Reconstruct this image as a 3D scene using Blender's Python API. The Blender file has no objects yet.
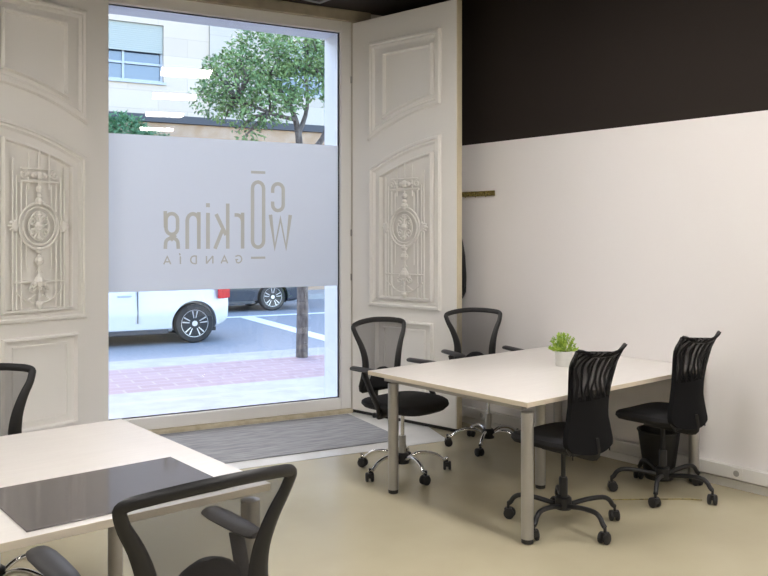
import bpy, bmesh, math, random
from mathutils import Vector, Matrix
random.seed(7)
PI = math.pi
sc = bpy.context.scene
COL = sc.collection

# ------------------------------------------------------------ camera, world, light, exposure
cam_d = bpy.data.cameras.new('camera'); cam = bpy.data.objects.new('camera', cam_d); COL.objects.link(cam)
cam.location = (0, 0, 1.6); cam.rotation_euler = (PI/2, 0, math.radians(-39.8))
cam_d.sensor_width = 36; cam_d.lens = 38.77; cam_d.shift_y = -0.069
cam_d.clip_start = 0.05; cam_d.clip_end = 300
sc.camera = cam
w = bpy.data.worlds.new('sky'); sc.world = w; w.use_nodes = True
nt = w.node_tree
sky = nt.nodes.new('ShaderNodeTexSky'); sky.sky_type = 'NISHITA'; sky.sun_disc = False
sky.sun_elevation = math.radians(38); sky.sun_rotation = math.radians(12); sky.air_density = 1.0; sky.dust_density = 1.0
nt.links.new(sky.outputs[0], nt.nodes['Background'].inputs[0])
nt.nodes['Background'].inputs[1].default_value = 1.12
LAMP = 34.0
vs = sc.view_settings
vs.view_transform = 'Standard'; vs.look = 'None'; vs.gamma = 1; vs.use_curve_mapping = False
vs.exposure = 0.24
sc.cycles.max_bounces = 10; sc.cycles.transparent_max_bounces = 16

# ------------------------------------------------------------ materials
def mat(name, col, rough=0.5, metal=0.0, noise=None, bump=None, spec=0.5, emit=None):
    m = bpy.data.materials.new(name); m.use_nodes = True
    n = m.node_tree; b = n.nodes['Principled BSDF']
    b.inputs['Base Color'].default_value = (*col, 1); b.inputs['Roughness'].default_value = rough
    b.inputs['Metallic'].default_value = metal; b.inputs['Specular IOR Level'].default_value = spec
    if noise:
        col2, scale, stretch = noise
        tc = n.nodes.new('ShaderNodeTexCoord'); mp = n.nodes.new('ShaderNodeMapping')
        mp.inputs['Scale'].default_value = stretch
        t = n.nodes.new('ShaderNodeTexNoise'); t.inputs['Scale'].default_value = scale; t.inputs['Detail'].default_value = 4
        r = n.nodes.new('ShaderNodeValToRGB')
        r.color_ramp.elements[0].position = .35; r.color_ramp.elements[1].position = .65
        r.color_ramp.elements[0].color = (*col, 1); r.color_ramp.elements[1].color = (*col2, 1)
        n.links.new(tc.outputs['Object'], mp.inputs[0]); n.links.new(mp.outputs[0], t.inputs[0])
        n.links.new(t.outputs['Fac'], r.inputs[0]); n.links.new(r.outputs[0], b.inputs['Base Color'])
    if bump:
        scale, st, dist = bump
        tc = n.nodes.new('ShaderNodeTexCoord'); t = n.nodes.new('ShaderNodeTexNoise'); t.inputs['Scale'].default_value = scale
        bp = n.nodes.new('ShaderNodeBump'); bp.inputs['Strength'].default_value = st; bp.inputs['Distance'].default_value = dist
        n.links.new(tc.outputs['Object'], t.inputs[0]); n.links.new(t.outputs['Fac'], bp.inputs['Height']); n.links.new(bp.outputs[0], b.inputs['Normal'])
    if emit:
        b.inputs['Emission Color'].default_value = (*emit[0], 1); b.inputs['Emission Strength'].default_value = emit[1]
    return m

def see_through(name, col, opac, rough=0.6, weave=None):
    """cloth or film that lets part of the light straight through"""
    m = bpy.data.materials.new(name); m.use_nodes = True; n = m.node_tree
    out = n.nodes['Material Output']; b = n.nodes['Principled BSDF']
    b.inputs['Base Color'].default_value = (*col, 1); b.inputs['Roughness'].default_value = rough
    tr = n.nodes.new('ShaderNodeBsdfTransparent'); mx = n.nodes.new('ShaderNodeMixShader')
    mx.inputs[0].default_value = opac
    n.links.new(tr.outputs[0], mx.inputs[1]); n.links.new(b.outputs[0], mx.inputs[2]); n.links.new(mx.outputs[0], out.inputs[0])
    if weave:
        tc = n.nodes.new('ShaderNodeTexCoord'); wv = n.nodes.new('ShaderNodeTexWave'); wv.inputs['Scale'].default_value = weave[0]
        wv.inputs['Distortion'].default_value = weave[1]; wv.inputs['Detail Scale'].default_value = .8; wv.inputs['Detail'].default_value = 1
        r = n.nodes.new('ShaderNodeMapRange'); r.inputs['To Min'].default_value = weave[2]; r.inputs['To Max'].default_value = weave[3]
        n.links.new(tc.outputs['Object'], wv.inputs[0]); n.links.new(wv.outputs['Fac'], r.inputs[0]); n.links.new(r.outputs[0], mx.inputs[0])
    return m

def glass(name, tint=(1, 1, 1), base=0.04, extra=0.5):
    m = bpy.data.materials.new(name); m.use_nodes = True; n = m.node_tree
    out = n.nodes['Material Output']; n.nodes.remove(n.nodes['Principled BSDF'])
    tr = n.nodes.new('ShaderNodeBsdfTransparent'); tr.inputs[0].default_value = (*tint, 1)
    gl = n.nodes.new('ShaderNodeBsdfGlossy'); gl.inputs['Roughness'].default_value = 0.0
    fr = n.nodes.new('ShaderNodeFresnel'); fr.inputs[0].default_value = 1.5
    mx = n.nodes.new('ShaderNodeMixShader')
    n.links.new(fr.outputs[0], mx.inputs[0]); n.links.new(tr.outputs[0], mx.inputs[1]); n.links.new(gl.outputs[0], mx.inputs[2])
    n.links.new(mx.outputs[0], out.inputs[0])
    return m

M = {}
M['wall'] = mat('white_wall_paint', (.83, .80, .785), .55, bump=(60, .08, .002))
M['wall_dark'] = mat('dark_brown_paint', (.026, .0205, .0175), .8, bump=(60, .08, .002), spec=.15)
M['wall_left'] = mat('pale_wall_paint', (.70, .66, .60), .7)
M['ceiling'] = mat('black_brown_ceiling', (.02, .016, .015), .6)
M['floor'] = mat('beige_vinyl', (.455, .405, .28), .27, noise=((.50, .45, .315), 1.3, (1, 1, 1)), bump=(3, .05, .01), spec=.45)
M['floor_pale'] = mat('pale_marble', (.66, .66, .65), .3, noise=((.76, .76, .75), 3, (1, 1, 1)))
M['mat'] = mat('grey_ribbed_carpet', (.24, .25, .275), .9, noise=((.40, .415, .44), 9, (.5, 5, 1)), bump=(200, .5, .004))
M['door'] = mat('cream_door_paint', (.87, .85, .81), .42, bump=(25, .06, .003))
M['door_edge'] = mat('cream_door_edge', (.70, .62, .44), .5)
M['grille'] = mat('cream_iron_paint', (.86, .84, .79), .4)
M['frame'] = mat('white_frame_paint', (.86, .855, .84), .4)
M['stone_sill'] = mat('worn_limestone', (.62, .56, .42), .6, noise=((.48, .42, .29), 12, (1, 1, 1)))
M['beam'] = mat('beige_lintel', (.46, .41, .31), .7, noise=((.36, .32, .24), 8, (1, 1, 1)))
M['glass'] = glass('clear_glass')
def frosted(name, col, opac, fwd=.55):
    m = see_through(name, col, opac, .5); n = m.node_tree; b = n.nodes['Principled BSDF']
    mx = [x for x in n.nodes if x.type == 'MIX_SHADER'][0]
    t = n.nodes.new('ShaderNodeBsdfTranslucent'); t.inputs[0].default_value = (*col, 1); m2 = n.nodes.new('ShaderNodeMixShader'); m2.inputs[0].default_value = fwd
    n.links.new(b.outputs[0], m2.inputs[1]); n.links.new(t.outputs[0], m2.inputs[2]); n.links.new(m2.outputs[0], mx.inputs[2])
    return m
M['film'] = frosted('frosted_film', (.80, .835, .88), .95, .75)
M['letters'] = frosted('greige_lettering', (.84, .81, .71), .62, .72)
M['top'] = mat('white_melamine', (.76, .72, .675), .28, noise=((.79, .75, .705), 2, (3, 30, 1)), spec=.4)
M['edge'] = mat('birch_edge_band', (.72, .645, .52), .5)
M['alu'] = mat('satin_aluminium', (.43, .42, .405), .38, .75)
M['black'] = mat('black_plastic', (.012, .012, .013), .42)
M['rubber'] = mat('black_rubber', (.016, .015, .015), .6)
M['arm'] = mat('dark_grey_polyurethane', (.03, .03, .033), .5)
M['cloth'] = mat('black_fabric', (.010, .010, .012), .85, bump=(220, .5, .003))
M['chrome'] = mat('chrome', (.75, .75, .76), .13, 1)
M['mesh'] = see_through('black_net', (.03, .028, .03), .56, .7)
M['mesh2'] = see_through('black_sleeve_net', (.008, .008, .009), .9, .9, weave=(5, 14, .62, 1.0))
n_ = M['mesh2'].node_tree; mx_ = [x for x in n_.nodes if x.type == 'MIX_SHADER'][0]; src_ = mx_.inputs[0].links[0].from_socket
n_.nodes['Principled BSDF'].inputs['Specular IOR Level'].default_value = .15
tc_ = n_.nodes.new('ShaderNodeTexCoord'); sx_ = n_.nodes.new('ShaderNodeSeparateXYZ'); mr_ = n_.nodes.new('ShaderNodeMapRange')
mr_.inputs['From Min'].default_value = .72; mr_.inputs['From Max'].default_value = .80; mr_.inputs['To Min'].default_value = 1; mr_.inputs['To Max'].default_value = 0
mm_ = n_.nodes.new('ShaderNodeMath'); mm_.operation = 'MAXIMUM'
n_.links.new(tc_.outputs['Object'], sx_.inputs[0]); n_.links.new(sx_.outputs['Z'], mr_.inputs[0]); n_.links.new(mr_.outputs[0], mm_.inputs[0]); n_.links.new(src_, mm_.inputs[1]); n_.links.new(mm_.outputs[0], mx_.inputs[0])
M['padglass'] = mat('smoked_glass_pad', (.10, .09, .09), .08, spec=1.0)
M['pot'] = mat('grey_white_ceramic', (.66, .66, .62), .35)
M['soil'] = mat('dark_soil', (.05, .035, .02), .9)
M['leafg'] = mat('lime_leaf', (.52, .66, .09), .5, noise=((.24, .42, .05), 30, (1, 1, 1)))
M['brass'] = mat('aged_brass', (.36, .29, .09), .45, .5, noise=((.12, .09, .03), 60, (1, 1, 1)))
M['white_pl'] = mat('white_plastic', (.76, .745, .71), .4)
M['grey_pl'] = mat('grey_socket_insert', (.38, .37, .35), .5)
M['lamp'] = mat('lamp_diffuser', (.9, .9, .9), .5, emit=((1.0, .955, .92), LAMP))
# exterior
M['pave'] = mat('pale_paving', (.31, .305, .295), .7, noise=((.37, .36, .35), 4, (1, 1, 1)))
M['road'] = mat('asphalt', (.21, .215, .225), .75, noise=((.25, .255, .265), 20, (1, 1, 1)))
M['line'] = mat('road_paint', (.7, .7, .7), .6)
def brick(name, c1, c2, mortar, scale, bw, bh, ms=.02, vert=False):
    m = mat(name, c1, .75); n = m.node_tree; b = n.nodes['Principled BSDF']
    tc = n.nodes.new('ShaderNodeTexCoord'); mp = n.nodes.new('ShaderNodeMapping')
    if vert: mp.inputs['Rotation'].default_value = (-PI/2, 0, 0)
    t = n.nodes.new('ShaderNodeTexBrick'); t.inputs['Color1'].default_value = (*c1, 1); t.inputs['Color2'].default_value = (*c2, 1)
    t.inputs['Mortar'].default_value = (*mortar, 1); t.inputs['Scale'].default_value = scale
    t.inputs['Brick Width'].default_value = bw; t.inputs['Row Height'].default_value = bh; t.inputs['Mortar Size'].default_value = ms
    n.links.new(tc.outputs['Object'], mp.inputs[0]); n.links.new(mp.outputs[0], t.inputs[0]); n.links.new(t.outputs[0], b.inputs['Base Color'])
    return m
M['pink'] = brick('pink_paving', (.30, .20, .20), (.34, .235, .235), (.38, .30, .295), 1, .4, .2, .012)
M['stone'] = brick('pale_stone_cladding', (.49, .40, .325), (.55, .46, .385), (.43, .35, .285), 1, 1.6, .5, .008, True)
M['stone2'] = brick('greyer_stone_cladding', (.43, .375, .32), (.47, .415, .36), (.38, .33, .285), 1, 1.2, .6, .008, True)
M['brown'] = mat('brown_rendered_band', (.36, .23, .14), .8, noise=((.42, .30, .22), 3, (1, 1, 1)))
M['darkmetal'] = mat('dark_ledge', (.045, .045, .055), .6)
M['shutter'] = mat('pale_green_shutter', (.34, .355, .325), .6)
M['winframe'] = mat('aluminium_window_frame', (.36, .38, .42), .4)
M['winglass'] = mat('blue_window_glass', (.04, .06, .10), .08, spec=1)
M['bark'] = mat('grey_bark', (.08, .06, .05), .9, noise=((.17, .14, .12), 14, (2, 2, .5)), bump=(30, .8, .02))
M['leaves'] = mat('tree_leaves', (.065, .13, .04), .5, noise=((.23, .33, .12), 5, (1, 1, 1)))
M['leaves2'] = mat('hedge_leaves', (.05, .14, .06), .5, noise=((.12, .25, .12), 5, (1, 1, 1)))
M['carwhite'] = mat('white_car_paint', (.68, .68, .68), .25, spec=.6)
M['cardark'] = mat('dark_car_paint', (.05, .052, .06), .25, spec=.6)
M['carglass'] = mat('car_glass', (.02, .022, .025), .08)
M['rim'] = mat('alloy_rim', (.6, .6, .62), .3, .8)
M['red'] = mat('red_lens', (.55, .01, .02), .2)
M['coat'] = mat('black_wool', (.009, .009, .010), .9, bump=(40, .5, .01))
M['soffit'] = mat('outer_reveal_paint', (.60, .61, .63), .6)

# ------------------------------------------------------------ mesh helpers
def box(bm, c, s, rot=None):
    v = bmesh.ops.create_cube(bm, size=1)['verts']
    m = Matrix.Translation(c) @ (rot if rot else Matrix()) @ Matrix.Diagonal((*s, 1))
    bmesh.ops.transform(bm, matrix=m, verts=v); return v
def bbox(bm, x0, x1, y0, y1, z0, z1): return box(bm, ((x0+x1)/2, (y0+y1)/2, (z0+z1)/2), (abs(x1-x0), abs(y1-y0), abs(z1-z0)))
def loft(bm, rings, closed=False, caps=True):
    R = [[bm.verts.new(p) for p in r] for r in rings]; n = len(R[0])
    k = len(R) if closed else len(R)-1
    for i in range(k):
        a, b = R[i], R[(i+1) % len(R)]
        for j in range(n):
            bm.faces.new((a[j], a[(j+1) % n], b[(j+1) % n], b[j]))
    if caps and not closed:
        bm.faces.new(R[0][::-1]); bm.faces.new(R[-1])
    return R
def tube(bm, pts, r, n=10, closed=False, r2=None, up=(0, 0, 1)):
    """r: number or list; r2: second half-axis (along the frame's second normal)"""
    P = [Vector(p) for p in pts]; N = len(P); rings = []
    rr = r if isinstance(r, (list, tuple)) else [r]*N
    qq = (r2 if isinstance(r2, (list, tuple)) else [r2]*N) if r2 else rr
    last = None
    for i in range(N):
        if closed: t = P[(i+1) % N]-P[i-1]
        else: t = P[min(i+1, N-1)]-P[max(i-1, 0)]
        t.normalize()
        u = Vector(up); a = t.cross(u)
        if a.length < 1e-3: a = last if last else t.cross(Vector((1, .01, 0)))
        if last and a.dot(last) < 0 and not closed: a = -a
        a.normalize(); last = a.copy(); b = t.cross(a).normalized()
        rings.append([P[i]+a*math.cos(2*PI*k/n)*rr[i]+b*math.sin(2*PI*k/n)*qq[i] for k in range(n)])
    return loft(bm, rings, closed)
def lathe(bm, prof, n=24, c=(0, 0, 0), rot=None):
    c = Vector(c); rings = []
    for r, z in prof:
        ring = [Vector((max(r, 1e-4)*math.cos(2*PI*k/n), max(r, 1e-4)*math.sin(2*PI*k/n), z)) for k in range(n)]
        if rot: ring = [rot @ p for p in ring]
        rings.append([p+c for p in ring])
    return loft(bm, rings)
def prism(bm, poly, z0, z1):
    return loft(bm, [[(x, y, z0) for x, y in poly], [(x, y, z1) for x, y in poly]])
def smooth_pts(pts, sub=4, closed=False):
    P = [Vector(p) for p in pts]; N = len(P); out = []
    rng = range(N) if closed else range(N-1)
    for i in rng:
        g = (lambda k: P[k % N]) if closed else (lambda k: P[max(0, min(N-1, k))])
        a, b, c, d = g(i-1), g(i), g(i+1), g(i+2)
        for s in range(sub):
            t = s/sub
            out.append(.5*((2*b)+(-a+c)*t+(2*a-5*b+4*c-d)*t*t+(-a+3*b-3*c+d)*t**3))
    if not closed: out.append(P[-1])
    return out
def obj(name, bm, m, parent=None, smooth=False, bevel=0, loc=None, rotz=None):
    bmesh.ops.recalc_face_normals(bm, faces=bm.faces)
    me = bpy.data.meshes.new(name); bm.to_mesh(me); bm.free()
    o = bpy.data.objects.new(name, me); COL.objects.link(o)
    for x in (m if isinstance(m, (list, tuple)) else [m]): me.materials.append(x)
    if smooth:
        me.shade_smooth()
        try: me.set_sharp_from_angle(angle=math.radians(40))
        except Exception: pass
    if bevel:
        md = o.modifiers.new('bevel', 'BEVEL'); md.width = bevel; md.segments = 2; md.limit_method = 'ANGLE'
    if parent: o.parent = parent
    if loc is not None: o.location = loc
    if rotz is not None: o.rotation_euler = (0, 0, rotz)
    return o
def thing(name, label, cat, loc=(0, 0, 0), rotz=0, group=None):
    o = bpy.data.objects.new(name, None); COL.objects.link(o); o.empty_display_size = .1
    o.location = loc; o.rotation_euler = (0, 0, rotz); o['label'] = label; o['category'] = cat
    if group: o['group'] = group
    return o
def tag(o, label, cat, group=None, kind=None):
    o['label'] = label; o['category'] = cat
    if group: o['group'] = group
    if kind: o['kind'] = kind
    return o
def struct(o, label=None):
    o['kind'] = 'structure'
    if label: o['label'] = label
    return o
def dup(root, loc, rotz, label, group=None):
    def cp(o, par):
        c = o.copy(); COL.objects.link(c); c.parent = par
        for ch in list(o.children): cp(ch, c)
        return c
    r = cp(root, None); r.location = loc; r.rotation_euler = (0, 0, rotz); r['label'] = label
    if group: r['group'] = group
    return r
NB = bmesh.new

# frame of the street front: origin at the window's left jamb, s along the front, t outwards
Q = Vector((2.481, 6.368, 0)); FA = math.atan2(-.205, .979)
Ds = Vector((math.cos(FA), math.sin(FA), 0)); Dt = Vector((-math.sin(FA), math.cos(FA), 0))
def ST(s, t, z=0): return Q+Ds*s+Dt*t+Vector((0, 0, z))
def sobj(name, bm, m, **k): return obj(name, bm, m, loc=Q, rotz=FA, **k)

CH = 3.62
XR = 5.05; XL = -3.2; YB = -6.5
sR = (XR-Q.x)/Ds.x; sL = (XL-Q.x)/Ds.x
# ------------------------------------------------------------ room shell
yR = ST(sR, 0).y; yL = ST(sL, 0).y
b = NB(); prism(b, [(XL, YB), (XR, YB), (XR, yR), (XL, yL)], -.12, 0); struct(obj('floor', b, M['floor']))
b = NB(); prism(b, [(XL, YB), (XR, YB), (XR, yR), (XL, yL)], CH, CH+.15); struct(obj('ceiling', b, M['ceiling']))
b = NB(); prism(b, [(XR, YB), (XR+.25, YB), (XR+.25, yR+.3), (XR, yR+.3)], -.12, 2.365); struct(obj('wall_right', b, M['wall']))
b = NB(); prism(b, [(XR, YB), (XR+.25, YB), (XR+.25, yR+.3), (XR, yR+.3)], 2.365, CH+.15); struct(obj('wall_right_upper', b, M['wall_dark']))
b = NB(); bbox(b, XL-.25, XL, YB, yL+.3, -.12, CH+.15); struct(obj('wall_left', b, M['wall_left']))
b = NB(); bbox(b, XL-.25, XR+.25, YB-.25, YB, -.12, CH+.15); struct(obj('wall_back', b, M['wall_left']))
# front wall in the street frame, with an opening s -.04..2.14
b = NB(); bbox(b, sL-.3, -.06, 0, .56, -.12, CH+.15); struct(sobj('wall_front', b, M['wall_left']))
b = NB(); bbox(b, 2.125, sR+.02, 0, .56, -.12, CH+.15); struct(sobj('wall_front_pier', b, M['wall_left']))
b = NB(); bbox(b, -.06, 2.125, 0, .56, 3.53, CH+.15); struct(sobj('wall_front_lintel', b, M['beam']))
b = NB(); bbox(b, -.1, 2.30, -.045, -.001, 3.52, CH-.001); struct(sobj('trim_1', b, M['beam'], bevel=.006))
# white floor strip before the window
b = NB(); prism(b, [tuple(ST(a, t).xy) for a, t in ((-1.6, -1.29), (sR-.285, -1.29), (sR-.02, -.005), (-1.6, -.005))], .0005, .003)
struct(obj('floor_pale_strip', b, M['floor_pale']))
# window
win = bpy.data.objects.new('window_1', None); COL.objects.link(win); win.location = Q; win.rotation_euler = (0, 0, FA); struct(win)
b = NB()
bbox(b, -.055, .0, .0, .09, .036, 3.525); bbox(b, 2.02, 2.124, .0, .09, .036, 3.525)
bbox(b, .0, 2.02, .0, .09, 3.425, 3.525); bbox(b, .0, 2.02, .0, .09, .036, .135)
obj('window_frame', b, M['frame'], win, bevel=.006)
b = NB()
for a in (.0, 2.008): bbox(b, a, a+.005+.007*(a > 1), .038, .055, .135, 3.425)
bbox(b, .012, 2.008, .038, .055, 3.418, 3.425); bbox(b, .012, 2.008, .038, .055, .135, .142)
obj('gasket', b, M['darkmetal'], win)
b = NB(); bbox(b, .012, 2.008, .042, .048, .142, 3.418); obj('window_pane', b, M['glass'], win)
b = NB(); bbox(b, .013, 2.007, .0395, .0412, 1.145, 2.405)
film = obj('privacy_film', b, M['film'], win); film['label'] = 'pale blue frosted band across the pane'
b = NB(); bbox(b, -.055, 2.12, -.05, .1, 0, .035); struct(sobj('trim_2', b, M['stone_sill'], bevel=.008), 'worn stone threshold under the window')
b = NB()   # outer reveals, stepping out
bbox(b, 2.105, 2.13, .09, .555, -.1, 3.5); bbox(b, -.06, -.04, .09, .555, -.1, 3.5); bbox(b, -.04, 2.105, .09, .555, 3.48, 3.53)
bbox(b, -.04, 2.105, .09, .57, -.1, -.04)
struct(sobj('trim_3', b, M['soffit']))

# mirrored lettering, drawn as strokes on the film (s to the right, z up)
def stroke(bm, pts, wd=.03, closed=False):
    y0, y1 = .0370, .0394; P = [Vector((p[0], p[1])) for p in pts]; N = len(P)
    L, R = [], []
    for i in range(N):
        p = P[i]
        a = P[(i-1) % N] if (closed or i > 0) else None; c = P[(i+1) % N] if (closed or i < N-1) else None
        d1 = (p-a).normalized() if a is not None else None; d2 = (c-p).normalized() if c is not None else None
        if d1 is None: d1 = d2
        if d2 is None: d2 = d1
        t = (d1+d2).normalized(); nrm = Vector((-t.y, t.x)); k = max(.5, nrm.dot(Vector((-d1.y, d1.x))))
        L.append(p+nrm*wd/2/k); R.append(p-nrm*wd/2/k)
    rings = [[(L[i].x, y0, L[i].y), (R[i].x, y0, R[i].y), (R[i].x, y1, R[i].y), (L[i].x, y1, L[i].y)] for i in range(N)]
    loft(bm, rings, closed)
def arc(cx, cz, rx, rz, a0, a1, n=8): return [(cx+rx*math.cos(math.radians(a0+(a1-a0)*i/n)), cz+rz*math.sin(math.radians(a0+(a1-a0)*i/n))) for i in range(n+1)]
def letter(name, strokes, wd=.03):
    b = NB()
    for s_ in strokes: stroke(b, s_[0] if isinstance(s_, tuple) else s_, wd, isinstance(s_, tuple))
    obj(name, b, M['letters'], film)
zb, zx = 1.50, 1.77
# O of the middle, tall with round ends
letter('letter', [(arc(1.253, 2.0, .05, .055, 0, 180)+arc(1.253, 1.55, .05, .055, 180, 360),)])
letter('macron', [[(1.19, 2.138), (1.318, 2.138)]], .022)
letter('underscore', [[(1.19, 1.405), (1.318, 1.405)]], .018)
# c mirrored: opens to the left
letter('letter', [[(1.385, 1.965)]+arc(1.434, 1.995, .049, .05, 180, 0)+arc(1.434, 1.862, .049, .05, 360, 180)+[(1.385, 1.89)]])
letter('letter', [[(1.365, 1.775), (1.405, 1.49), (1.457, 1.74), (1.509, 1.49), (1.549, 1.775)]], .032)   # w
letter('letter', [[(1.115, 1.79), (1.115, 1.485)], [(1.115, 1.71)]+arc(1.065, 1.715, .05, .055, 0, 90, 5)+[(1.045, 1.77)]])   # r mirrored
letter('letter', [[(.985, 1.865), (.985, 1.485)], [(.97, 1.60), (.885, 1.775)], [(.945, 1.655), (.875, 1.485)]])   # k mirrored
letter('letter', [[(.815, 1.785), (.815, 1.485)], [(.815, 1.865), (.815, 1.832)]], .032)   # i
letter('letter', [[(.738, 1.79), (.738, 1.485)], [(.738, 1.70)]+arc(.69, 1.72, .048, .055, 0, 180)+[(.642, 1.485)]])   # n
letter('letter', [(arc(.515, 1.725, .047, .05, 0, 180)+arc(.515, 1.655, .047, .05, 180, 360),), [(.462, 1.795), (.464, 1.66)],
       [(.548, 1.60), (.515, 1.575)]+arc(.515, 1.535, .05, .04, 90, 180, 4)+[(.462, 1.487)], [(.515, 1.575)]+arc(.515, 1.535, .05, .04, 90, 0, 4)+[(.568, 1.487)]], .028)   # g
t_, m_ = .011, 1.395; lo, hi = 1.362, 1.425
letter('small_letter', [[(.45, lo), (.478, hi), (.506, lo)], [(.46, 1.382), (.496, 1.382)]], t_)
letter('small_letter', [[(.585, lo), (.585, hi)], [(.583, 1.434), (.577, 1.45)]], t_)
letter('small_letter', [[(.717, lo), (.717, hi)]+arc(.70, m_, .03, .0315, 90, 270)+[(.717, lo)]], t_)
letter('small_letter', [[(.803, lo), (.803, hi)], [(.803, lo), (.857, hi)], [(.857, hi), (.857, lo)]], t_)
letter('small_letter', [[(.928, lo), (.956, hi), (.984, lo)], [(.938, 1.382), (.974, 1.382)]], t_)
letter('small_letter', [[(1.052, 1.418)]+arc(1.078, m_, .029, .0315, 120, -120)+[(1.058, 1.392), (1.076, 1.392)]], t_)

# ------------------------------------------------------------ panelled door leaves
def ring_mould(bm, path, prof, side):
    """path: closed (u,z) polygon counter-clockwise; prof: (inset, height) list"""
    N = len(path); rings = []
    P = [Vector(p) for p in path]
    for i in range(N):
        d1 = (P[i]-P[i-1]).normalized(); d2 = (P[(i+1) % N]-P[i]).normalized()
        n1 = Vector((-d1.y, d1.x)); n2 = Vector((-d2.y, d2.x)); n = (n1+n2).normalized(); k = max(.4, n.dot(n1))
        rings.append([((P[i]+n*ins/k).x, side*h, (P[i]+n*ins/k).y) for ins, h in prof])
    loft(bm, rings, True)
PROF = [(0, -.004), (0, .014), (.010, .030), (.026, .032), (.034, .014), (.050, .020), (.066, .004), (.066, -.004)]
PROF2 = [(0, -.004), (0, .016), (.008, .036), (.020, .036), (.028, .006), (.028, -.004)]
def door_leaf(name, loc, ang, W, side, lab):
    d = bpy.data.objects.new(name, None); COL.objects.link(d); d.location = loc; d.rotation_euler = (0, 0, ang); struct(d, lab)
    b = NB(); y0, y1 = (0, -side*.075); bbox(b, 0, W, y0, y1, .03, 3.51)
    obj('door_panel', b, M['door'], d, bevel=.004)
    b = NB(); bbox(b, W+.0005, W+.008, -side*.006, -side*.069, .03, 3.51); e = obj('edge_strip', b, M['door_edge'], d, bevel=.002); e['label'] = 'yellowed door edge'
    b = NB(); bbox(b, .01, W-.01, side*.001, -side*.05, .006, .029); e = obj('bottom_seal', b, M['rubber'], d); e['label'] = 'black rubber sweep'
    X = lambda v: v*W
    arcz = lambda v, top: top-.24*((1-v)/.81)**2
    def archpath(v0, v1, zb_, top):
        p = [(X(v0), zb_), (X(v1), zb_)]
        for i in range(13):
            v = v1+(v0-v1)*i/12; p.append((X(v), arcz(v, top)))
        return p
    def lowpath(v0, v1, ztop, top):   # curved bottom, straight top
        p = []
        for i in range(13):
            v = v0+(v1-v0)*i/12; p.append((X(v), arcz(v, top)))
        return p+[(X(v1), ztop), (X(v0), ztop)]
    b = NB(); ring_mould(b, lowpath(.18, .87, 3.30, 2.68), PROF, side); ring_mould(b, lowpath(.325, .80, 3.19, 2.775), PROF2, side)
    obj('upper_moulding', b, M['door'], d)
    b = NB(); ring_mould(b, archpath(.185, .87, .975, 2.43), PROF, side); ring_mould(b, archpath(.29, .80, 1.045, 2.305), PROF2, side)
    obj('middle_moulding', b, M['door'], d)
    b = NB(); ring_mould(b, [(X(.25), .19), (X(.80), .19), (X(.80), .87), (X(.25), .87)], PROF2, side)
    ring_mould(b, [(X(.32), .25), (X(.73), .25), (X(.73), .81), (X(.32), .81)], [(0, -.004), (.006, .008), (.02, .010), (.02, -.004)], side)
    obj('lower_moulding', b, M['door'], d)
    # ornamental iron grille
    g = NB(); C0 = X(.55); Y = side*.030; k = W/1.17
    T = lambda pts, r=.0055, cl=False: tube(g, [(C0+p[0]*k, Y, p[1]) for p in pts], [q_*1.3 for q_ in r] if isinstance(r, list) else r*1.35, 6, cl, up=(0, 1, 0))
    def A(cx, cz, rx, rz, a0, a1, n=14): return arc(cx, cz, rx, rz, a0, a1, n)
    def ball(x, z, r): r *= 1.15; lathe(g, [(0, -r), (r*.7, -r*.7), (r, 0), (r*.7, r*.7), (0, r)], 8, (C0+x*k, Y, z))
    def spiral(x, z, r, s, tv=1.4, a0=0):
        T([(x+s*r*(1-i/22)*math.cos(a0+tv*2*PI*i/20), z+r*(1-i/22)*math.sin(a0+tv*2*PI*i/20)) for i in range(21)], .006)
    for s in (-1, 1):
        T([(s*.215, 1.06), (s*.215, 2.10 if s < 0 else 2.14)], .006); T([(s*.185, 1.07), (s*.185, 2.02)], .005)
        T([(s*.145, 1.07), (s*.145, 1.98)], .005)
        T([(s*.105, 1.35), (s*.105, 1.56)], .004); T([(s*.105, 1.78), (s*.105, 1.96)], .004)
        T([(s*.085, 1.93), (s*.085, 2.20)], .005)
        spiral(s*.135, 2.035, .035, s, 1.3, PI/2)                # cap volutes
        spiral(s*.05, 1.70, .042, s, 1.5, PI/2); spiral(s*.05, 1.62, .034, -s, 1.3, -PI/2)
        for a, r_ in ((25, .06), (0, .07), (-25, .06), (55, .05), (-55, .05)):   # acanthus bunches at the sides
            aa = math.radians(a); p0 = (s*.185, 1.665)
            T([p0, (p0[0]+s*r_*.6*math.cos(aa), p0[1]+r_*math.sin(aa)*.8), (p0[0]+s*r_*math.cos(aa), p0[1]+r_*math.sin(aa)*1.1)], [.012, .015, .004])
        T(A(s*.035, 1.38, .03, .05, 90, 90+s*170), .005)
        spiral(s*.06, 1.22, .03, s, 1.2, PI)
        T([(s*.03, 1.17), (s*.10, 1.13), (s*.16, 1.17), (s*.2, 1.20)], .005)
    T([(-.215, 1.265), (.215, 1.265)], .006); T([(-.16, 1.985), (.16, 1.985)], .008); T([(-.15, 2.075), (.15, 2.075)], .006)
    T([(0, 2.07), (0, 2.22)], .005); T([(0, 1.06), (0, 1.5)], .007); T([(0, 1.83), (0, 1.99)], .007)
    T(A(0, 1.665, .165, .165, 0, 345, 30), .008, True); T(A(0, 1.665, .135, .135, 0, 345, 30), .0055, True)
    T(A(0, 1.665, .085, .105, 0, 345, 20), .005, True); T([(0, 1.56), (0, 1.77)], .012)
    T(A(0, 1.20, .15, .09, 180, 360), .005)
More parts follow.
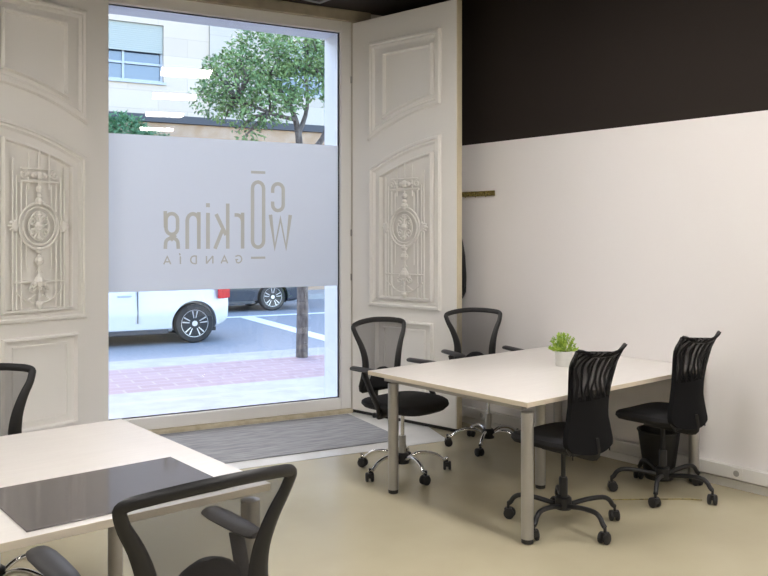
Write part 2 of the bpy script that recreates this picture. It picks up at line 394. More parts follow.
    for x, z, r in ((0, 2.03, .03), (-.045, 2.03, .018), (.045, 2.03, .018), (0, 1.93, .024), (0, 1.885, .018), (0, 1.845, .028), (0, 1.665, .03), (0, 1.49, .024), (0, 1.45, .016), (0, 1.415, .03),
                    (0, 1.265, .036), (-.04, 1.25, .02), (.04, 1.25, .02), (0, 1.30, .02), (0, 1.225, .02), (0, 1.10, .026), (-.09, 2.03, .014), (.09, 2.03, .014), (0, 1.75, .02), (0, 1.58, .02)): ball(x, z, r)
    for j in range(10):
        a = j*PI/5; ball(.165*math.cos(a), 1.665+.165*math.sin(a), .010)
    e = obj('iron_grille', g, M['grille'], d, smooth=True)
    if side < 0:
      for z in (1.22, 1.62, 3.0):
        b = NB(); lathe(b, [(.007, -.03), (.007, .03)], 10, (-.009, side*.004, z)); obj('hinge', b, M['alu'], d, smooth=True)
    return d
door_leaf('door_1', (2.472, 6.31, 0), math.atan2(-.197, -.98), 1.06, 1, 'cream panelled door leaf folded back left of the window')
rl = door_leaf('door_2', (4.556, 5.915, 0), math.atan2(-.989, .147), 1.165, -1, 'cream panelled door leaf swung open right of the window')
b = NB(); lathe(b, [(.012, 0), (.02, .01), (.02, .035), (.008, .045)], 12, (.30, -.03, .0)); obj('door_bolt', b, M['black'], rl, smooth=True)

# right wall trunking, skirting, sockets
b = NB(); bbox(b, XR-.012, XR-.0005, YB+.01, yR-.03, .0005, .055); struct(obj('baseboard_right', b, M['white_pl'], bevel=.003))
b = NB(); bbox(b, XR-.045, XR-.0005, YB+.01, yR-.03, .068, .148); struct(obj('trim_4', b, M['white_pl'], bevel=.004), 'white cable trunking along the right wall')
def socket(y, lab, n=1):
    t = thing('wall_socket', lab, 'socket', (XR-.0455, y, .11), 0)
    b = NB(); bbox(b, -.008, 0, -.04*n, .04*n, -.036, .036); obj('plate', b, M['white_pl'], t, bevel=.002)
    for i in range(n):
        yy = (i-(n-1)/2)*.075
        b = NB(); lathe(b, [(.019, 0), (.019, .003), (.014, .004), (.0, .0035)], 16, (-.008, yy, 0), Matrix.Rotation(-PI/2, 3, 'Y')); obj('outlet', b, M['grey_pl'], t)
socket(2.56, 'white single socket on the trunking right of the rear black chair')
socket(4.70, 'white double socket on the trunking beside the open door leaf', 2)

# entrance mat
b = NB(); bbox(b, .12, 2.045, -1.12, -.09, .0032, .012)
tag(sobj('entrance_mat', b, M['mat'], bevel=.003), 'grey ribbed carpet mat on the pale floor before the window', 'mat')
# coat rail with coat
t = thing('coat_rail', 'narrow aged brass hook rail on the white wall', 'coat rack', (XR, 4.98, 1.945))
b = NB(); bbox(b, -.018, -.0005, -.345, .345, -.021, .021); obj('rail', b, M['brass'], t, bevel=.003)
for i in range(6):
    y = -.29+i*.116
    b = NB(); tube(b, [(-.016, y, -.002), (-.045, y, -.008), (-.055, y, -.028), (-.062, y, -.014)], .005, 6); obj('hook', b, M['brass'], t, smooth=True)
b = NB(); rings = []
for z, hw_, th in ((1.91, .02, .02), (1.80, .04, .03), (1.68, .07, .04), (1.56, .13, .055), (1.42, .18, .075), (1.25, .20, .085), (1.12, .19, .075), (1.06, .13, .05)):
    rings.append([(XR-.012-th*(1+math.sin(a)), 5.08+hw_*math.cos(a)*(1+.07*math.sin(5*a)), z) for a in [2*PI*k/20 for k in range(20)]])
loft(b, rings); tag(obj('coat', b, M['coat'], smooth=True), 'black coat hanging on the wall behind the open door leaf', 'coat')

# ceiling lamps and vent
lamp0 = None
LAB = ['square white ceiling panel lamp over the long right table', 'square white ceiling panel lamp, second in the right row from the window', 'square white ceiling panel lamp, third in the right row from the window', 'square white ceiling panel lamp, farthest of the right row from the window']
spots = [(3.27, 2.87), (3.2, 1.05), (3.1, -.85), (3.0, -2.8)]
fill_spots = [(-.2, 4.9), (-.2, 2.2), (-.2, -.5), (-.2, -3.2)]  # left row: out of view, added to brighten the room
for i, (x, y) in enumerate(spots+fill_spots):
    if not lamp0:
        lamp0 = thing('ceiling_light', LAB[0], 'ceiling light', (x, y, CH), 0, 'square ceiling panel lamps')
        b = NB(); bbox(b, -.32, .32, -.32, -.3, -.04, -.001); bbox(b, -.32, .32, .3, .32, -.04, -.001); bbox(b, -.32, -.3, -.3, .3, -.04, -.001); bbox(b, .3, .32, -.3, .3, -.04, -.001)
        obj('lamp_frame', b, M['frame'], lamp0)
        b = NB(); bbox(b, -.299, .299, -.299, .299, -.03, -.002); obj('diffuser', b, M['lamp'], lamp0)
    else:
        lab = LAB[i] if i < 4 else ['square white ceiling panel lamp, first in the left row from the window', 'square white ceiling panel lamp, second in the left row from the window', 'square white ceiling panel lamp, third in the left row from the window', 'square white ceiling panel lamp, farthest of the left row from the window'][i-4]
        dup(lamp0, (x, y, CH), 0, lab)
t = thing('ceiling_vent', 'square ceiling vent with a pale rim above the window', 'vent', (3.86, 5.56, CH), 0)
b = NB()
for a in (-1, 1): bbox(b, a*.30, a*.275, -.3, .3, -.02, -.001); bbox(b, -.275, .275, a*.30, a*.275, -.02, -.001)
obj('rim', b, M['winframe'], t, bevel=.003)
b = NB(); bbox(b, -.274, .274, -.274, .274, -.012, -.002); obj('grate', b, M['darkmetal'], t)

# ------------------------------------------------------------ tables
def table(loc, L, Wd, legs, lab):
    """loc: the near left floor corner; top spans L x Wd"""
    t = thing('desk_table', lab, 'table', loc)
    b = NB(); bbox(b, 0, L, 0, Wd, .714, .74)
    o = obj('tabletop', b, [M['top'], M['edge']], t, bevel=.002)
    for p in o.data.polygons:
        if abs(p.normal.z) < .5: p.material_index = 1
    b = NB(); bbox(b, .09, L-.09, Wd/2-.02, Wd/2+.02, .68, .7155); bbox(b, .06, .10, .09, Wd-.09, .68, .7155); bbox(b, L-.10, L-.06, .09, Wd-.09, .68, .7155)
    obj('under_frame', b, M['alu'], t)
    for x, y in legs:
        b = NB(); lathe(b, [(.033, .025), (.033, .6795)], 24, (x, y, 0)); l = obj('leg', b, M['alu'], t, smooth=True)
        b = NB(); lathe(b, [(.026, 0), (.031, .004), (.031, .0245)], 20, (x, y, 0)); f = obj('foot', b, M['black'], l, smooth=True)
    return t
table((3.278, 2.785, 0), 1.765, 1.31, [(.045, .04), (.05, 1.12), (.83, .60), (1.70, .05), (1.70, 1.15)], 'white desk with birch edge and round metal legs against the right wall')
table((-.27, 2.455, 0), 1.805, 1.31, [(1.755, .055), (1.74, 1.22), (.06, .055), (.06, 1.22)], 'white desk in the left foreground with a smoked glass pad')
b = NB(); bbox(b, .735, 1.41, 2.495, 2.98, .7405, .745)
tag(obj('desk_pad', b, M['padglass'], bevel=.0015), 'glossy smoked glass pad lying on the left desk', 'desk pad')

# ------------------------------------------------------------ chairs
def caster(parent, x, y, ang, r=.03):
    b = NB()
    lathe(b, [(.008, .05), (.008, .09)], 8, (x, y, 0)); 
    dx, dy = math.cos(ang), math.sin(ang)
    box(b, (x, y, .043), (.038, .028, .03), Matrix.Rotation(ang, 4, 'Z'))
    c = obj('caster', b, M['black'], parent, smooth=True)
    b = NB()
    R = Matrix.Rotation(ang, 3, 'Z') @ Matrix.Rotation(PI/2, 3, 'X')
    for s in (-1, 1):
        off = Vector((-dy, dx, 0))*s*.017
        lathe(b, [(.0, -.010), (r*.8, -.010), (r, -.006), (r, .006), (r*.8, .010), (0, .010)], 16, Vector((x-dx*.008, y-dy*.008, r+.0005))+off, R)
    obj('wheel', b, M['rubber'], c, smooth=True)
def star(t, m, R, zhub, kind, a0):
    b = NB(); lathe(b, [(.03, zhub-.045), (.045, zhub-.04), (.045, zhub+.02), (.034, zhub+.03)], 20); obj('hub', b, M['black'], t, smooth=True)
    for k in range(5):
        a = a0+k*2*PI/5; c, s = math.cos(a), math.sin(a); b = NB()
        if kind == 'arch':
            prof = [(.04, zhub-.01), (.10, zhub+.02), (.17, zhub+.022), (.24, zhub-.0), (.285, zhub-.035), (R, .082)]
        else:
            prof = [(.04, zhub-.02), (.14, zhub+.0), (.235, zhub+.005), (.275, zhub-.012), (.295, zhub-.04), (R, .082)]
        tube(b, smooth_pts([(c*x, s*x, z) for x, z in prof], 3), .0125 if kind == 'arch' else .0135, 10)
        obj('base_leg', b, m, t, smooth=True)
        caster(t, c*R, s*R, a+.9*(k-2))
def cushion(w_, d_, z0, z1, yc=0, front=1.0):
    b = NB(); rings = []; n = 32
    for f, z in ((.80, z0), (.93, z0+.008), (1.0, z0+(z1-z0)*.45), (.985, z0+(z1-z0)*.75), (.93, z1-.006), (.80, z1), (.4, z1+.003), (.02, z1-.002)):
        ring = []
        for k in range(n):
            a = 2*PI*k/n; c, s = math.cos(a), math.sin(a)
            x = abs(c)**.6*math.copysign(1, c)*w_/2*f*(1+.04*s); y = abs(s)**.6*math.copysign(1, s)*d_/2*f
            dz = -.018*max(0, y/(d_/2))**3 + .012*(abs(x)/(w_/2))**2
            ring.append((x, y+yc, z+dz))
        rings.append(ring)
    loft(b, rings); return b
TOPZ = .995
def hw(z):
    K = [(.55, .165), (.62, .160), (.70, .154), (.76, .160), (.82, .176), (.88, .204), (.93, .232), (.968, .243), (TOPZ, .24)]
    for (a, p), (c, q_) in zip(K, K[1:]):
        if z <= c: return p+(q_-p)*(z-a)/(c-a) if z > a else p
    return K[-1][1]
def by(x, z): return -.245+.035*math.sin((z-.55)/.46*PI)*1.0 - .10*max(0, z-.72)*1.2 + .045*(x/.25)**2
def mesh_chair(loc, rz, lab, armz=.725, spoke=0, off=-.11, lum=.69):
    t = thing('office_chair', lab, 'chair', loc, rz)
    star(t, M['chrome'], .31, .105, 'arch', math.radians(spoke)-rz)
    b = NB(); lathe(b, [(.024, .12), (.024, .25)], 18); obj('gas_lift_cover', b, M['alu'], t, smooth=True)
    b = NB(); lathe(b, [(.013, .25), (.013, .415)], 14); obj('gas_lift', b, M['chrome'], t, smooth=True)
    b = NB(); box(b, (0, -.02, .42), (.16, .22, .03)); tube(b, [(.07, -.02, .42), (.17, -.0, .415), (.21, 0, .41)], .006, 6); obj('mechanism', b, M['black'], t, bevel=.005)
    obj('seat', cushion(.53, .50, .437, .50, .02), M['cloth'], t, smooth=True)
    # frame loop
    zs = [.56, .62, .70, .78, .86, .92, .96]
    rp = [(hw(z), z) for z in zs]; cr = [(.242, .978), (.222, .989), (.185, .996)]
    top = [(.12, 1.004), (0, 1.010), (-.12, 1.004)]
    loop = rp+cr+top+[(-x, z) for x, z in reversed(cr)]+[(-x, z) for x, z in reversed(rp)]+[(-.10, .552), (0, .55), (.10, .552)]
    b = NB(); P = smooth_pts([(x, by(x, z), z) for x, z in loop], 3, True)
    r1 = [.0185+.013*max(0, min(1, (.93-p.z)/.22)) for p in P]
    tube(b, P, r1, 10, True, r2=[.012]*len(P), up=(0, 1, 0)); 
    # path normals: first half-axis lies in the back's plane
    obj('backrest_frame', b, M['black'], t, smooth=True)
    b = NB(); rows = []
    for i in range(19):
        z = .555+(1.004-.555)*i/18; h = hw(z) if z < .968 else .243-(z-.968)*1.2
        rows.append([b.verts.new((h*(-1+2*j/14), by(h*(-1+2*j/14), z)+.004, z)) for j in range(15)])
    for i in range(18):
        for j in range(14): b.faces.new((rows[i][j], rows[i][j+1], rows[i+1][j+1], rows[i+1][j]))
    o = obj('backrest_mesh', b, M['mesh'], t, smooth=True); o['label'] = 'see-through black net'
    b = NB()
    tube(b, smooth_pts([(0, -.08, .415), (0, -.20, .42), (0, -.262, .47), (0, -.262, .565)], 3), .03, 8, r2=.012, up=(1, 0, 0))
    obj('back_bracket', b, M['black'], t, smooth=True)
    b = NB(); rings = []
    for z in [lum-.145+k_ for k_ in (0, .02, .06, .10, .125, .138, .145)]:
        f = 1-((z-lum+.145)/.147)**3; x = .115*max(.05, f)**.5
        rings.append([(x*math.cos(q_), by(0, z)+.022+.012*math.sin(q_), z) for q_ in [2*PI*k/20 for k in range(20)]])
    loft(b, rings); obj('lumbar_pad', b, M['cloth'], t, smooth=True)
    for s in (-1, 1):
        b = NB()
        tube(b, smooth_pts([(s*.16, .02, .43), (s*.25, .03, .425), (s*.268, .05, .47), (s*.27, .03+off*.5, .58), (s*.27, off+.02, armz-.035)], 4), .026, 8, r2=.012, up=(0, 1, 0.01))
        a = obj('armrest', b, M['black'], t, smooth=True)
        b = NB(); rings = []
        for y, ww in ((-.10, .018), (-.085, .032), (-.03, .040), (.06, .044), (.14, .044), (.19, .036), (.205, .020)):
            rings.append([(s*.272+ww*math.cos(q_)*.95, y+off, armz-.016+(.016 if math.sin(q_) > 0 else .014)*math.sin(q_)*(1 if ww > .02 else .6)) for q_ in [2*PI*k/12 for k in range(12)]])
        loft(b, rings); obj('arm_pad', b, M['arm'], a, smooth=True)
    return t
def net_chair(loc, rz, lab, spoke=0):
    t = thing('task_chair', lab, 'chair', loc, rz)
    star(t, M['black'], .31, .135, 'bent', math.radians(spoke)-rz)
    b = NB(); lathe(b, [(.024, .10), (.024, .26), (.02, .27)], 18); obj('gas_lift_cover', b, M['black'], t, smooth=True)
    b = NB(); lathe(b, [(.013, .27), (.013, .425)], 14); obj('gas_lift', b, M['black'], t, smooth=True)
    b = NB(); box(b, (0, -.02, .43), (.15, .22, .03)); tube(b, [(.07, 0, .43), (.16, 0, .425), (.2, 0, .42)], .006, 6); obj('mechanism', b, M['black'], t, bevel=.005)
    obj('seat', cushion(.46, .47, .447, .515, .02), M['cloth'], t, smooth=True)
    K = [(.44, .170), (.47, .192), (.50, .196), (.55, .187), (.62, .166), (.70, .160), (.78, .168), (.86, .184), (.92, .196), (.955, .202), (.985, .212)]
    def h(z):
        for (a, p), (c, q_) in zip(K, K[1:]):
            if z <= c: return p+(q_-p)*(z-a)/(c-a)
        return K[-1][1]
    def yb(x, z): return -.215-.10*max(0, z-.62)+.03*math.sin((z-.44)/.5*PI)-.9*max(0, z-.90)**1.7*3 + .04*(x/.2)**2
    b = NB(); n = 12; zs = [.44+.545*i/22 for i in range(23)]; rings = []
    for z in zs:
        hh = h(z)
        f = [(-hh+2*hh*j/n) for j in range(n+1)]
        th = .016 if z < .95 else .012
        top = z+0
        dz = lambda x: (.022*(abs(x)/.21)**3 if z > .9 else 0)*((z-.9)/.085) - (.03*(abs(x)/.19)**2*(.50-z)/.06 if z < .50 else 0)*-1
        rings.append([(x, yb(x, z)+th, z+dz(x)) for x in f]+[(x, yb(x, z)-th, z+dz(x)) for x in reversed(f)])
    loft(b, rings); o = obj('backrest_sleeve', b, M['mesh2'], t, smooth=True)
    b = NB()
    P = [(h(z)-.012, yb(h(z), z), z+(.022 if z > .95 else 0)) for z in (.45, .5, .6, .7, .8, .9, .95, .985)]
    P = P+[(.1, yb(.1, .972), .972), (0, yb(0, .965), .965), (-.1, yb(.1, .972), .972)]+[(-x, y, z) for x, y, z in reversed(P)]
    tube(b, smooth_pts(P, 3), .009, 8, up=(0, 1, 0)); obj('backrest_frame', b, M['black'], t, smooth=True)
    b = NB(); tube(b, smooth_pts([(0, -.08, .425), (0, -.19, .425), (0, -.215, .45), (0, -.205, .52)], 3), .03, 8, r2=.006, up=(1, 0, 0)); obj('back_bracket', b, M['black'], t, smooth=True)
    for s in (-1, 1):
        b = NB(); tube(b, [(s*.16, yb(.16, .45), .46), (s*.162, yb(.16, .45), .425)], .004, 6); obj('drawstring', b, M['rubber'], t)
    return t
mesh_chair((3.665, 4.205, 0), PI+.08, 'black mesh-back chair with chrome base nearest the window at the long table', spoke=-30)
mesh_chair((4.62, 4.31, 0), PI-.28, 'black mesh-back chair with chrome base beside the open door leaf end', spoke=-4)
e_ = mesh_chair((1.02, 3.92, 0), PI+.05, 'black mesh-back chair behind the left desk, cut by the left photo edge', .70, spoke=20, off=.14)
f_ = mesh_chair((1.02, 2.14, 0), 0, 'black mesh-back chair in the front foreground seen from behind', .74, spoke=54, off=.105, lum=.785)
f_.scale = e_.scale = (1, 1, .968)
net_chair((3.675, 2.868, 0), 0, 'armless black chair with five-star base at the table corner leg', spoke=-27)
net_chair((4.613, 2.834, 0), 0, 'armless black chair before the waste bin by the right wall', spoke=-12)

# ------------------------------------------------------------ waste bin, plant
t = thing('waste_bin', 'black tapered waste bin under the table by the right wall', 'waste bin', (4.885, 3.03, 0))
b = NB(); lathe(b, [(.0, 0), (.088, 0), (.092, .005), (.135, .315), (.131, .315), (.088, .01), (0, .01)], 32); obj('bin_body', b, M['black'], t, smooth=True)
b = NB(); tube(b, [(.136*math.cos(a), .136*math.sin(a), .315) for a in [2*PI*k/32 for k in range(32)]], .006, 8, True); obj('bin_rim', b, M['black'], t, smooth=True)
t = thing('potted_plant', 'small lime green plant in a pale round pot on the table', 'plant', (4.385, 3.42, .7402))
b = NB(); lathe(b, [(0, 0), (.050, 0), (.052, .003), (.056, .10), (.052, .10), (.049, .088), (0, .088)], 28); obj('pot', b, M['pot'], t, smooth=True)
b = NB(); lathe(b, [(0, .0885), (.048, .0885), (.03, .096), (0, .098)], 20); obj('soil', b, M['soil'], t)
b = NB()
def leafq(bm, p, d, L, wd, up=None):
    d = d.normalized(); s = d.cross(up or Vector((random.uniform(-1, 1), random.uniform(-1, 1), random.uniform(-1, 1)))).normalized(); n = s.cross(d)
    v = [bm.verts.new(p), bm.verts.new(p+d*L*.45+s*wd/2+n*L*.06), bm.verts.new(p+d*L-n*L*.1), bm.verts.new(p+d*L*.45-s*wd/2+n*L*.06), bm.verts.new(p+d*L*.5-n*L*.04)]
    bm.faces.new((v[0], v[1], v[4])); bm.faces.new((v[1], v[2], v[4])); bm.faces.new((v[2], v[3], v[4])); bm.faces.new((v[3], v[0], v[4]))
stems = NB()
for i in range(60):
    a = random.uniform(0, 2*PI); e = math.acos(random.uniform(.05, 1)); d = Vector((math.sin(e)*math.cos(a), math.sin(e)*math.sin(a), math.cos(e)))
    tip = Vector((0, 0, .10))+Vector((d.x*.09, d.y*.09, d.z*.11))
    tube(stems, [(d.x*.02, d.y*.02, .09), tuple(tip)], .0013, 4)
    for k in range(22):
        q_ = random.uniform(.45, 1.05); p = Vector((d.x*.02, d.y*.02, .09)).lerp(tip, q_)
        dd = (d*.8+Vector((random.uniform(-1, 1), random.uniform(-1, 1), random.uniform(-.6, 1)))).normalized()
        leafq(b, p, dd, random.uniform(.010, .019), .009)
obj('foliage', b, M['leafg'], t); obj('stems', stems, M['leafg'], t)
# floor seam / cable under the rear chair
b = NB(); tube(b, [(4.25, 2.95, .004), (4.45, 2.80, .004), (4.62, 2.66, .004), (4.66, 2.60, .004)], .003, 6)
tag(obj('cable', b, M['brass'], smooth=True), 'thin brown cable lying on the floor under the rear black chair', 'cable')

# ------------------------------------------------------------ street
b = NB(); bbox(b, -25, 30, .57, 2.4, -.3, -.10); struct(sobj('ground_pavement', b, M['pave']))
b = NB(); bbox(b, -25, 30, 2.4, 4.05, -.3, -.10); struct(sobj('ground_pink_paving', b, M['pink']))
b = NB(); bbox(b, -25, 30, 4.05, 4.78, -.3, -.10); struct(sobj('ground_kerb', b, M['pave']))
b = NB(); bbox(b, -25, 30, 4.78, 14.2, -.35, -.16); struct(sobj('ground_road', b, M['road']))
b = NB(); bbox(b, -25, 30, 14.2, 16, -.3, -.03); struct(sobj('ground_far_pavement', b, M['pave']))
b = NB(); bbox(b, -25, 30, 10.3, 10.5, -.16, -.155); struct(sobj('trim_5', b, M['line']), 'white lane line along the road')
b = NB(); bbox(b, 4.45, 4.75, 5.2, 10.3, -.16, -.155); struct(sobj('trim_6', b, M['line']), 'white bar line across the lane')

# the building across: stone front, brown ground band, dark ledge, one shuttered window in view
bd = thing('building', 'pale stone apartment building across the street', 'building', ST(0, 16, 0), FA)
def hole_wall(bm, x0, x1, z0, z1, holes, y0=0, y1=.4):
    xs = sorted({x0, x1, *[h_[0] for h_ in holes], *[h_[1] for h_ in holes]}); zs = sorted({z0, z1, *[h_[2] for h_ in holes], *[h_[3] for h_ in holes]})
    for i in range(len(xs)-1):
        for j in range(len(zs)-1):
            cx, cz = (xs[i]+xs[i+1])/2, (zs[j]+zs[j+1])/2
            if any(h_[0] < cx < h_[1] and h_[2] < cz < h_[3] for h_ in holes): continue
            bbox(bm, xs[i], xs[i+1], y0, y1, zs[j], zs[j+1])
    bmesh.ops.remove_doubles(bm, verts=bm.verts, dist=.0001)
    seen = {}
    for f in list(bm.faces):
        seen.setdefault(tuple(sorted(v.index for v in f.verts)), []).append(f)
b = NB(); H1 = [(1.0, 4.15, 5.75, 7.31), (-6.5, -3.4, 5.75, 7.31)]
hole_wall(b, -20, 5.41, 4.86, 9.4, H1); obj('stone_front', b, M['stone'], bd)
b = NB(); hole_wall(b, 5.42, 24, 4.86, 9.4, [(7.4, 9.6, 5.75, 7.31), (12, 14.5, 5.75, 7.31)], -.05, .4); o = obj('stone_front', b, M['stone2'], bd); o['label'] = 'greyer stone front part'
b = NB(); bbox(b, -20, 24, -.12, .4, 4.66, 4.86); obj('ledge', b, M['darkmetal'], bd)
b = NB(); bbox(b, -20, 24, 0, .4, -.1, 4.655); obj('ground_floor_front', b, M['brown'], bd)
for h_ in H1+[(7.4, 9.6, 5.75, 7.31), (12, 14.5, 5.75, 7.31)]:
    x0, x1, z0, z1 = h_; b = NB()
    w_ = .06
    bbox(b, x0, x1, .12, .2, z0, z0+w_); bbox(b, x0, x1, .12, .2, z1-w_, z1); bbox(b, x0, x0+w_, .12, .2, z0+w_, z1-w_); bbox(b, x1-w_, x1, .12, .2, z0+w_, z1-w_)
    n = 3
    for i in range(1, n): xx = x0+(x1-x0)*i/n; bbox(b, xx-.03, xx+.03, .13, .19, z0+w_, z1-w_)
    bbox(b, x0+w_, x1-w_, .125, .17, z0+.46, z0+.52); bbox(b, x0-.06, x1+.06, -.06, .1, z0-.07, z0-.001)
    f = obj('window', b, M['winframe'], bd)
    b = NB(); bbox(b, x0+.01, x1-.01, .195, .24, z0+.01, z1-.01); obj('pane', b, M['winglass'], f)
    b = NB(); k = z0+.80
    while k < z1-.01:
        bbox(b, x0+.01, x1-.01, .06, .11, k, min(k+.052, z1-.005)); k += .055
    obj('shutter', b, M['shutter'], f)

# cars
def car(s, t, body, lab, hgt=1.42, Lr=.62, name='car', spokes=10):
    """side view faces the camera (-t side); the car points to -s; origin under the rear wheel near side"""
    c = thing(name, lab, 'car', ST(s, t, -.16), FA)
    wb = 2.5; Wd = 1.74; xF = -wb-.75; xR_ = Lr
    # lower shell: cross sections along the length
    def sect(x):
        e = min((x-xF), (xR_-x)); k = min(1, max(0, e/.5)); k = math.sin(k*PI/2)**.7 if k > 0 else 0
        inset = .22*(1-k)+.0
        zb_ = .20+.14*(1-k)
        if x < -wb+.35: zt = .72+.2*min(1, max(0, (x-xF)/1.1))**.6
        else: zt = .93
        if x > xR_-.25: zt = .95-.0*x
        mid = zb_+(zt-zb_)*.45
        y0, y1 = inset, Wd-inset
        pts = [(y0+.10, zb_), (y0+.02, zb_+.06), (y0+.00, mid-.08), (y0-.012, mid), (y0+.012, mid+.12), (y0+.02, zt-.12), (y0+.06, zt-.02), (y0+.14, zt)]
        return [(x, y, z) for y, z in pts]+[(x, Wd-y, z) for y, z in reversed(pts)]
    xs = [xF, xF+.06, xF+.18, xF+.35]+[xF+.5+i*(xR_-xF-1.0)/16 for i in range(17)]+[xR_-.35, xR_-.2, xR_-.08, xR_-.02, xR_]
    b = NB(); loft(b, [sect(x) for x in xs]); shell = obj('body', b, body, c, smooth=True)
    # wheel arches cut out and baked in
    cut = NB()
    for x in (0, -wb):
        lathe(cut, [(.375, -.25), (.375, .27)], 40, (x, 0, .315), Matrix.Rotation(PI/2, 3, 'X')); lathe(cut, [(.375, -.25), (.375, .27)], 40, (x, Wd, .315), Matrix.Rotation(PI/2, 3, 'X'))
    co = obj('cut', cut, body, c)
    md = shell.modifiers.new('b', 'BOOLEAN'); md.operation = 'DIFFERENCE'; md.object = co; md.solver = 'EXACT'
    bpy.context.view_layer.update(); dg = bpy.context.evaluated_depsgraph_get()
    me = bpy.data.meshes.new_from_object(shell.evaluated_get(dg)); shell.modifiers.clear(); shell.data = me
    bpy.data.objects.remove(co)
    b = NB(); bbox(b, -wb-.42, .42, .26, Wd-.26, .16, .7); obj('chassis', b, M['black'], c)
    # cabin
    b = NB()
    prof = [(-wb+.30, .92), (-wb+1.0, hgt-.06), (-wb+1.35, hgt), (-.35, hgt-.01), (.28, hgt-.10), (.50, .93)]
    rings = [[(x, .07+.16*(z-.92)/(hgt-.92), z) for x, z in prof], [(x, Wd-.07-.16*(z-.92)/(hgt-.92), z) for x, z in prof]]
    loft(b, rings); obj('side_windows', b, M['carglass'], c)
    b = NB(); bbox(b, -wb+1.0, .25, .2, Wd-.2, hgt-.045, hgt+.012); obj('roof', b, body, c, bevel=.012)
    for x0, x1 in (((-wb+.33, .925), (-wb+1.03, hgt-.04)), ((-.95, .925), (-.95, hgt-.01)), ((.50, .93), (.27, hgt-.06))):
        b = NB()
        for yy in (1, -1):
            ya = .065 if yy > 0 else Wd-.065; yb_ = ya+yy*.15
            tube(b, [(x0[0], ya, x0[1]), (x1[0], yb_, x1[1])], .04, 8)
        obj('pillar', b, body, c, smooth=True)
    # door seams, handle, lamp, sill
    for xx in (-.92,):
        b = NB(); bbox(b, xx, xx+.012, -.014, .03, .36, .93); obj('door_seam', b, M['cardark'], c)
    b = NB(); tube(b, [(-1.22, -.008, .80), (-1.20, -.03, .80), (-1.04, -.03, .80), (-1.02, -.008, .80)], .013, 8); obj('door_handle', b, M['rim'], c, smooth=True)
    b = NB()
    rings = [[(xR_-.20+.2*u, .05+.09*u*u+.0, z) for z in (.78, .93)] for u in (0, .5, 1)]
    for yy in (0, 1):
        for i in range(4):
            u = i/3; x = xR_-.20+.17*u; y = .018+.13*u**2
            y = y if yy == 0 else Wd-y
            box(b, (x, y, .82), (.07, .05, .22))
    obj('tail_lamp', b, M['red'], c, bevel=.015)
    b = NB(); bbox(b, -wb+.42, -.42, .03, .12, .17, .26); obj('sill', b, M['cardark'], c, bevel=.02)
    for wx in (0, -wb):
        for near in (True, False):
            wy = .12 if near else Wd-.12; sg = -1 if near else 1
            R = Matrix.Rotation(PI/2, 3, 'X'); cc = (wx, wy, .318)
            b = NB(); lathe(b, [(.21, -.10), (.295, -.10), (.318, -.075), (.318, .075), (.295, .10), (.21, .10)], 40, cc, R); wh = obj('wheel', b, M['rubber'], c, smooth=True)
            b = NB(); lathe(b, [(.0, -.02), (.19, -.02), (.205, -.07), (.214, -.07), (.214, .07), (.2, .07)], 36, cc, R)
            obj('rim_well', b, M['cardark'], wh, smooth=True)
            b = NB(); yo = wy+sg*.085
            lathe(b, [(.195, -.012), (.222, -.016), (.222, .016), (.195, .012)], 40, (wx, yo, .318), R); lathe(b, [(0, -.02), (.045, -.02), (.045, .02), (0, .02)], 20, (wx, yo, .318), R)
            for k in range(spokes//2):
                for dd in (-.13, .13):
                    a = 2*PI*k/(spokes//2)+.3; a2 = a+dd
                    tube(b, [(wx+.035*math.cos(a2), yo, .318+.035*math.sin(a2)), (wx+.205*math.cos(a2+dd*.5), yo+sg*.012, .318+.205*math.sin(a2+dd*.5))], .013, 6, up=(0, 1, 0))
            obj('rim', b, M['rim'], wh, smooth=True)
    return c
car(2.48, 6.60, M['carwhite'], 'white hatchback parked outside, rear wheel visible under the film')
car(5.62, 11.45, M['cardark'], 'dark car passing beyond the white hatchback', hgt=1.6, Lr=.92)

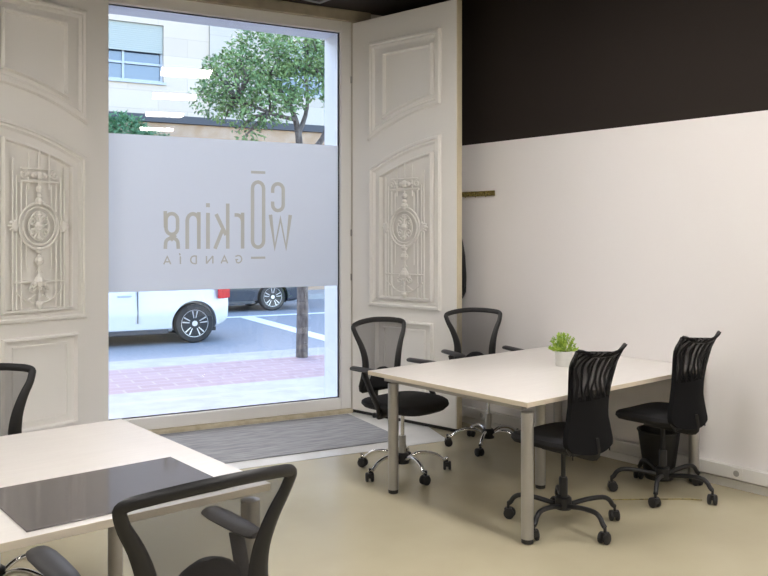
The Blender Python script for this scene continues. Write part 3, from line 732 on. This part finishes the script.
# trees
def tree(name, lab, s, t, trunk, crown, nleaf, lm, lsz, group=None, z0=-.1):
    T_ = thing(name, lab, 'tree', ST(s, t, z0), FA)
    b = NB(); ends = []
    for pts, r in trunk: tube(b, smooth_pts(pts, 4), [r[0]+(r[1]-r[0])*i/((len(pts)-1)*4) for i in range((len(pts)-1)*4+1)], 10); ends.append(pts)
    # twigs reach from the branch ends into the crown blobs
    for (cx, cy, cz, rx, rz) in crown:
        src = min((Vector(p) for e in ends for p in e[1:]), key=lambda p: (p-Vector((cx, cy, cz))).length)
        for k in range(6):
            a = Vector((random.gauss(0, 1), random.gauss(0, 1), random.gauss(0, 1))).normalized()
            end = Vector((cx+a.x*rx*.8, cy+a.y*rx*.8, cz+a.z*rz*.8)); m = src.lerp(end, .5)+Vector((random.uniform(-.1, .1), random.uniform(-.1, .1), .05))
            tube(b, [src, m, end], [.022, .014, .005], 5)
    obj('trunk', b, M['bark'], T_, smooth=True)
    b = NB(); tot = sum(c[3]**2*c[4] for c in crown)
    for (cx, cy, cz, rx, rz) in crown:
        for k in range(int(nleaf*rx*rx*rz/tot)):
            a = Vector((random.gauss(0, 1), random.gauss(0, 1), random.gauss(0, 1))).normalized(); q_ = random.uniform(.25, 1)**.45
            p = Vector((cx+a.x*rx*q_, cy+a.y*rx*q_, cz+a.z*rz*q_))
            leafq(b, p, a*.6+Vector((random.uniform(-1, 1), random.uniform(-1, 1), random.uniform(-1, .6))), random.uniform(.7, 1.3)*lsz, lsz*.5)
    o = obj('foliage', b, lm, T_)
    return T_
tree('street_tree', 'leafy street tree on the near pavement with forked trunk', 3.27, 3.97,
     [([(0, 0, 0), (.01, 0, .9), (-.02, 0, 1.9), (-.03, .02, 2.7)], (.085, .065)),
      ([(-.03, .02, 2.6), (-.05, 0, 3.1), (-.16, .05, 3.5), (-.45, .1, 3.9)], (.06, .02)),
      ([(-.03, .02, 2.4), (.12, 0, 2.8), (.36, 0, 3.15), (.50, .05, 3.7), (.48, 0, 4.1)], (.055, .02)),
      ([(-.05, 0, 3.1), (.12, .1, 3.5), (.1, .1, 4.0)], (.04, .015)),
      ([(-.10, 0, 3.3), (-.5, -.1, 3.35), (-.95, -.1, 3.5)], (.032, .012))],
     [(-.95, 0, 3.75, .52, .42), (-.55, .1, 4.15, .55, .38), (-.05, 0, 4.25, .55, .35), (.45, 0, 4.2, .45, .36), (-.6, -.2, 3.45, .42, .32), (-1.22, .1, 3.5, .36, .24), (-1.1, 0, 3.9, .3, .2), (-1.0, 0, 3.3, .25, .13),
      (.0, -.1, 3.85, .45, .28), (.62, .1, 3.7, .28, .3), (-.75, 0, 3.1, .24, .14), (-.28, .0, 3.6, .4, .2)],
     8000, M['leaves'], .066)
tree('small_tree', 'low bushy tree against the brown band of the building', 2.4, 14.9,
     [([(0, 0, 0), (.03, 0, 1.6), (0, 0, 2.8), (.05, 0, 3.8)], (.08, .04))],
     [(-.5, 0, 4.15, .85, .6), (.4, 0, 4.15, .8, .55), (1.15, 0, 3.95, .55, .4)], 5000, M['leaves2'], .12, z0=-.03)
